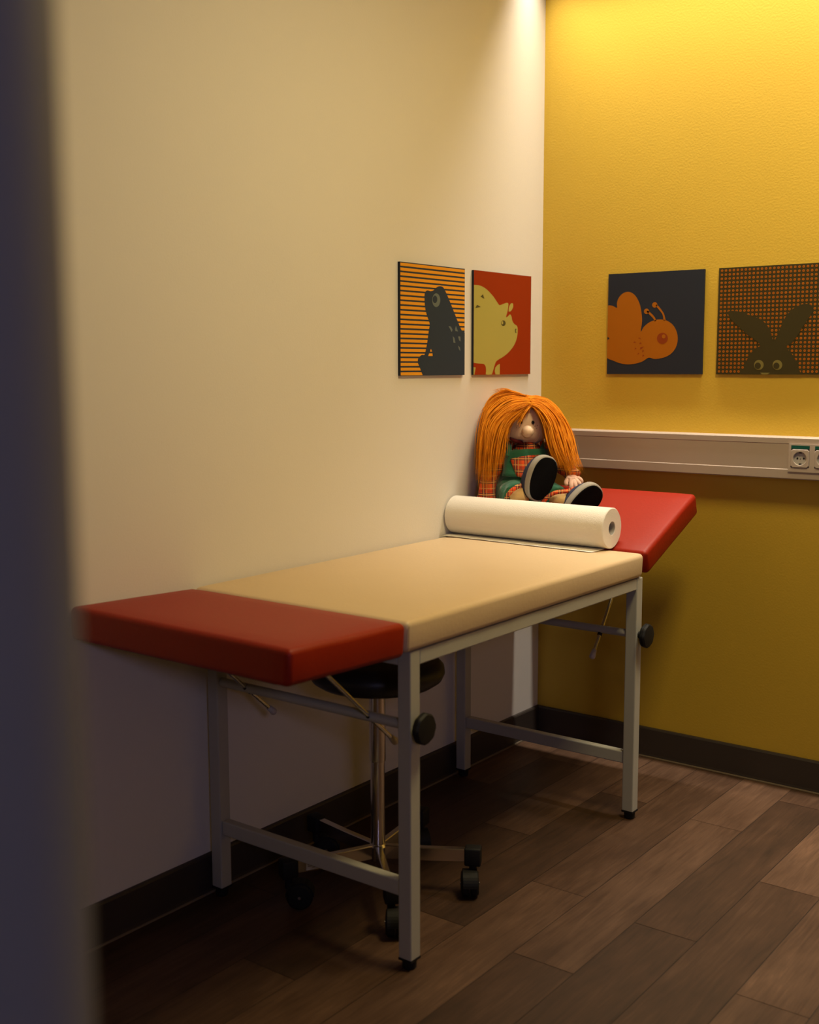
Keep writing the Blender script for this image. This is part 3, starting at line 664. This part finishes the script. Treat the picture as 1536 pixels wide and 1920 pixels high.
# hair: scalp and strands
bm = bmesh.new(); ellipsoid(bm, LP(987, 784, -.022), (.076, .070, .070), 32, 20); 
hair = obj('hair', bm, HAIR, dl, True)
guidesL = [
 [(990,744,-.05),(958,736,-.06),(925,748,-.06),(908,790,-.055),(900,850,-.03),(899,905,.0)],
 [(990,745,-.02),(948,735,-.02),(918,752,-.02),(903,792,-.01),(898,852,.02),(897,914,.045)],
 [(991,748,.02),(952,748,.03),(920,772,.04),(907,805,.05),(904,858,.065),(903,930,.075)],
 [(993,754,.05),(962,760,.06),(932,785,.07),(918,815,.08),(914,868,.09),(912,940,.095)],
 [(994,758,.065),(968,768,.08),(942,790,.09),(930,820,.095),(924,868,.10),(921,925,.105)],
 [(995,761,.075),(972,772,.087),(953,792,.093),(942,820,.095),(936,858,.10),(932,898,.105)],
 [(996,762,.077),(976,773,.088),(957,792,.092),(948,812,.094),(945,842,.098),(941,872,.10)]]
guidesR = [
 [(992,744,-.05),(1022,748,-.06),(1050,775,-.06),(1066,815,-.05),(1074,855,-.02),(1080,884,.01)],
 [(993,746,-.02),(1022,753,-.02),(1048,778,-.01),(1066,812,.0),(1076,855,.03),(1092,890,.06)],
 [(995,750,.02),(1022,760,.03),(1046,785,.04),(1060,822,.05),(1071,864,.075),(1086,900,.09)],
 [(997,755,.05),(1017,765,.06),(1038,792,.07),(1050,830,.08),(1061,870,.09),(1073,903,.10)],
 [(999,760,.07),(1014,769,.08),(1031,796,.085),(1040,832,.09),(1052,866,.095),(1063,889,.10)],
 [(1000,762,.077),(1012,773,.086),(1023,795,.090),(1030,826,.094),(1039,855,.097),(1053,878,.10)]]
bangs = [
 [(994,757,.075),(984,766,.088),(974,778,.093),(966,790,.095),(961,803,.094)],
 [(995,759,.077),(988,768,.090),(981,779,.094),(975,790,.095),(969,803,.095)],
 [(996,761,.078),(991,769,.090),(985,779,.094),(981,790,.095),(974,812,.097)]]
wisps = [
 [(985,742,-.01),(965,736,-.01),(948,731,-.01),(936,731,-.01),(924,733,-.01)],
 [(985,742,.01),(962,738,.01),(944,734,.01),(930,736,.01),(918,743,.01)]]
backs = [
 [(990,744,-.06),(960,750,-.10),(930,790,-.115),(920,840,-.10),(918,890,-.08)],
 [(992,744,-.06),(985,755,-.11),(980,795,-.125),(978,840,-.115),(975,890,-.10)],
 [(992,744,-.06),(1020,752,-.10),(1045,790,-.11),(1052,840,-.09),(1056,880,-.07)]]
bm = bmesh.new()
def strand(g0, g1, f, jit, r0, cut=1.0):
    P_ = []; jx, jy, jv = (random.gauss(0, jit) for _ in range(3)); ph = random.random()*6; am = random.uniform(.3, 2.6); fr = random.uniform(3, 8); kx = random.gauss(0, 4.2); ky = random.gauss(0, 2.0)
    for i, (a_, b_) in enumerate(zip(g0, g1)):
        t = i/(len(g0)-1); x, y, v_ = (a_[k]*(1-f)+b_[k]*f for k in range(3))
        s_ = .35+t*1.7
        P_.append(LP(x+jx*s_+am*math.sin(ph+t*fr)+kx*t*t, y+jy*s_+ky*math.sin(math.pi*t), v_+jv*.0055*s_))
    P_ = catmull(P_, 4)
    if cut < 1: P_ = P_[:max(6, int(len(P_)*cut))]
    n_ = len(P_); tube(bm, P_, [r0*(.75+.5*math.sin(math.pi*min(1, i/n_+.2)))*(1 if i < n_*.72 else max(.08, (n_-1-i)/(n_*.28))) for i in range(n_)], 5, .8)
def fill(gs, n, jit, r0, r1, lo=.82, clump=0):
    for _ in range(n):
        s_ = random.random()*(len(gs)-1)
        if clump and random.random() < .75: s_ = min(len(gs)-1.001, max(0, round(s_*clump)/clump + random.gauss(0, .07)))
        i = min(int(s_), len(gs)-2)
        strand(gs[i], gs[i+1], s_-i, jit, random.uniform(r0, r1), random.uniform(lo, 1.0))
fill(guidesL, 420, 1.7, .0008, .0026, .88, 1.5)
fill(guidesR, 400, 1.7, .0008, .0025, .88, 1.7)
fill(guidesL, 90, 3.4, .0005, .0010, .62)
fill(guidesR, 90, 3.4, .0005, .0010, .62)
fill(bangs, 70, 1.5, .0005, .0012, .6)
fill(wisps, 60, 2.2, .0005, .0011, .6)
fill(backs, 260, 3.0, .0012, .0026)
for _ in range(9): strand([(1000,757,.088),(985,758,.10),(970,764,.102),(955,772,.10),(940,778,.092)], [(1000,755,.088),(985,756,.10),(970,761,.102),(955,768,.10),(942,771,.092)], random.random(), .6, .0012)
obj('hair_strands', settle(fix(bm)), HAIR, hair, True)
# legs
for pts, rr_ in (([LP(966, 928, .04), LP(972, 930, .12), LP(986, 926, .135)], [.030, .027, .026]), ([LP(1030, 930, .05), LP(1046, 935, .115), LP(1060, 938, .125)], [.026, .024, .022])):
    bm = bmesh.new(); tube(bm, catmull(pts, 4), [rr_[0]]*3+[rr_[1]]*3+[rr_[2]]*3, 18); obj('leg', bm, SOCKC, dl, True)
# shoes
def shoe(c, l, n, hl, hw, depth):
    l = Vector(l).normalized(); n = Vector(n); n = (n-l*n.dot(l)).normalized(); wv = l.cross(n).normalized()
    def outline(k, off, shl=0.0):
        out = []
        for i in range(40):
            a_ = 2*math.pi*i/40; ca, sa = math.cos(a_), math.sin(a_)
            rl = hl*math.copysign(abs(ca)**.9, ca); rw = hw*math.copysign(abs(sa)**.85, sa)*(1+.08*ca)
            out.append(c+l*(rl*k+shl)+wv*rw*k+n*off)
        return out
    bm = bmesh.new(); bridge(bm, [outline(.80, -depth, -.012), outline(.93, -depth*.75, -.006), outline(1.0, -depth*.45), outline(1.0, -.020)])
    s_ = obj('shoe', settle(fix(bm)), NAVYC, dl, True)
    bm = bmesh.new(); bridge(bm, [outline(.99, -.026), outline(1.03, -.018), outline(1.035, -.006), outline(1.0, .000), outline(.90, .001)])
    obj('rim', settle(fix(bm)), GREYC, s_, True)
    bm = bmesh.new(); bridge(bm, [outline(.965, -.003), outline(.965, .0025), outline(.92, .0042)])
    obj('sole', settle(fix(bm), .006), SOLE, s_, True).modifiers.new('e', 'EDGE_SPLIT')
shoe(LP(1018, 898, .165), (.30, 0, .95), (.50, -.84, -.12), .071, .048, .055)
shoe(LP(1096, 945, .150), (.62, .05, .62), (.30, -.80, -.30), .070, .046, .052)
# right hand, resting on the lap with curled fingers
def skinmesh(name, chains, m_, parent):
    me = bpy.data.meshes.new(name); vv = []; ee = []; rd = []; root = None
    for ch in chains:
        prev = ch['from']
        for p_, r_ in ch['pts']:
            vv.append(p_); rd.append(r_); i = len(vv)-1
            if prev is not None: ee.append((prev, i))
            prev = i
    me.from_pydata(vv, ee, []); me.materials.append(m_)
    o = bpy.data.objects.new(name, me); COL.objects.link(o); o.parent = parent
    o.modifiers.new('skin', 'SKIN')
    me.skin_vertices.new() if not me.skin_vertices else None
    for i, r_ in enumerate(rd): me.skin_vertices[0].data[i].radius = (r_, r_)
    me.skin_vertices[0].data[0].use_root = True
    s2 = o.modifiers.new('sub', 'SUBSURF'); s2.levels = 2; s2.render_levels = 2
    return o
wr = LP(1074, 892, .065); pm = LP(1074, 899, .085)
ch = [dict(pts=[(wr, .012), (pm, .013)], **{'from': None})]
k = 1
idx = 2
for q_ in ([(1086, 896, .095), (1092, 902, .10), (1089, 908, .095)], [(1083, 903, .105), (1089, 910, .11), (1083, 915, .105)], [(1078, 906, .11), (1081, 914, .115), (1077, 919, .11)], [(1071, 906, .108), (1072, 914, .115), (1069, 918, .11)], [(1064, 899, .095), (1061, 906, .105), (1064, 911, .11)]):
    ch.append(dict(pts=[(LP(*q_[0]), .0080), (LP(*q_[1]), .0076), (LP(*q_[2]), .0064)], **{'from': 1}))
skinmesh('hand', ch, SKINP, dl)
wr = LP(912, 940, .055); pm = LP(914, 946, .045)       # left hand hangs down behind the paper roll
ch = [dict(pts=[(wr, .010), (pm, .012)], **{'from': None})]
for dx in (-9, -3, 3, 9): ch.append(dict(pts=[(LP(916+dx, 953, .035), .0066), (LP(916+dx*1.2, 958, .025), .0056)], **{'from': 1}))
ch.append(dict(pts=[(LP(928, 947, .035), .0066), (LP(932, 952, .025), .0056)], **{'from': 1}))
skinmesh('hand', ch, SKINP, dl)
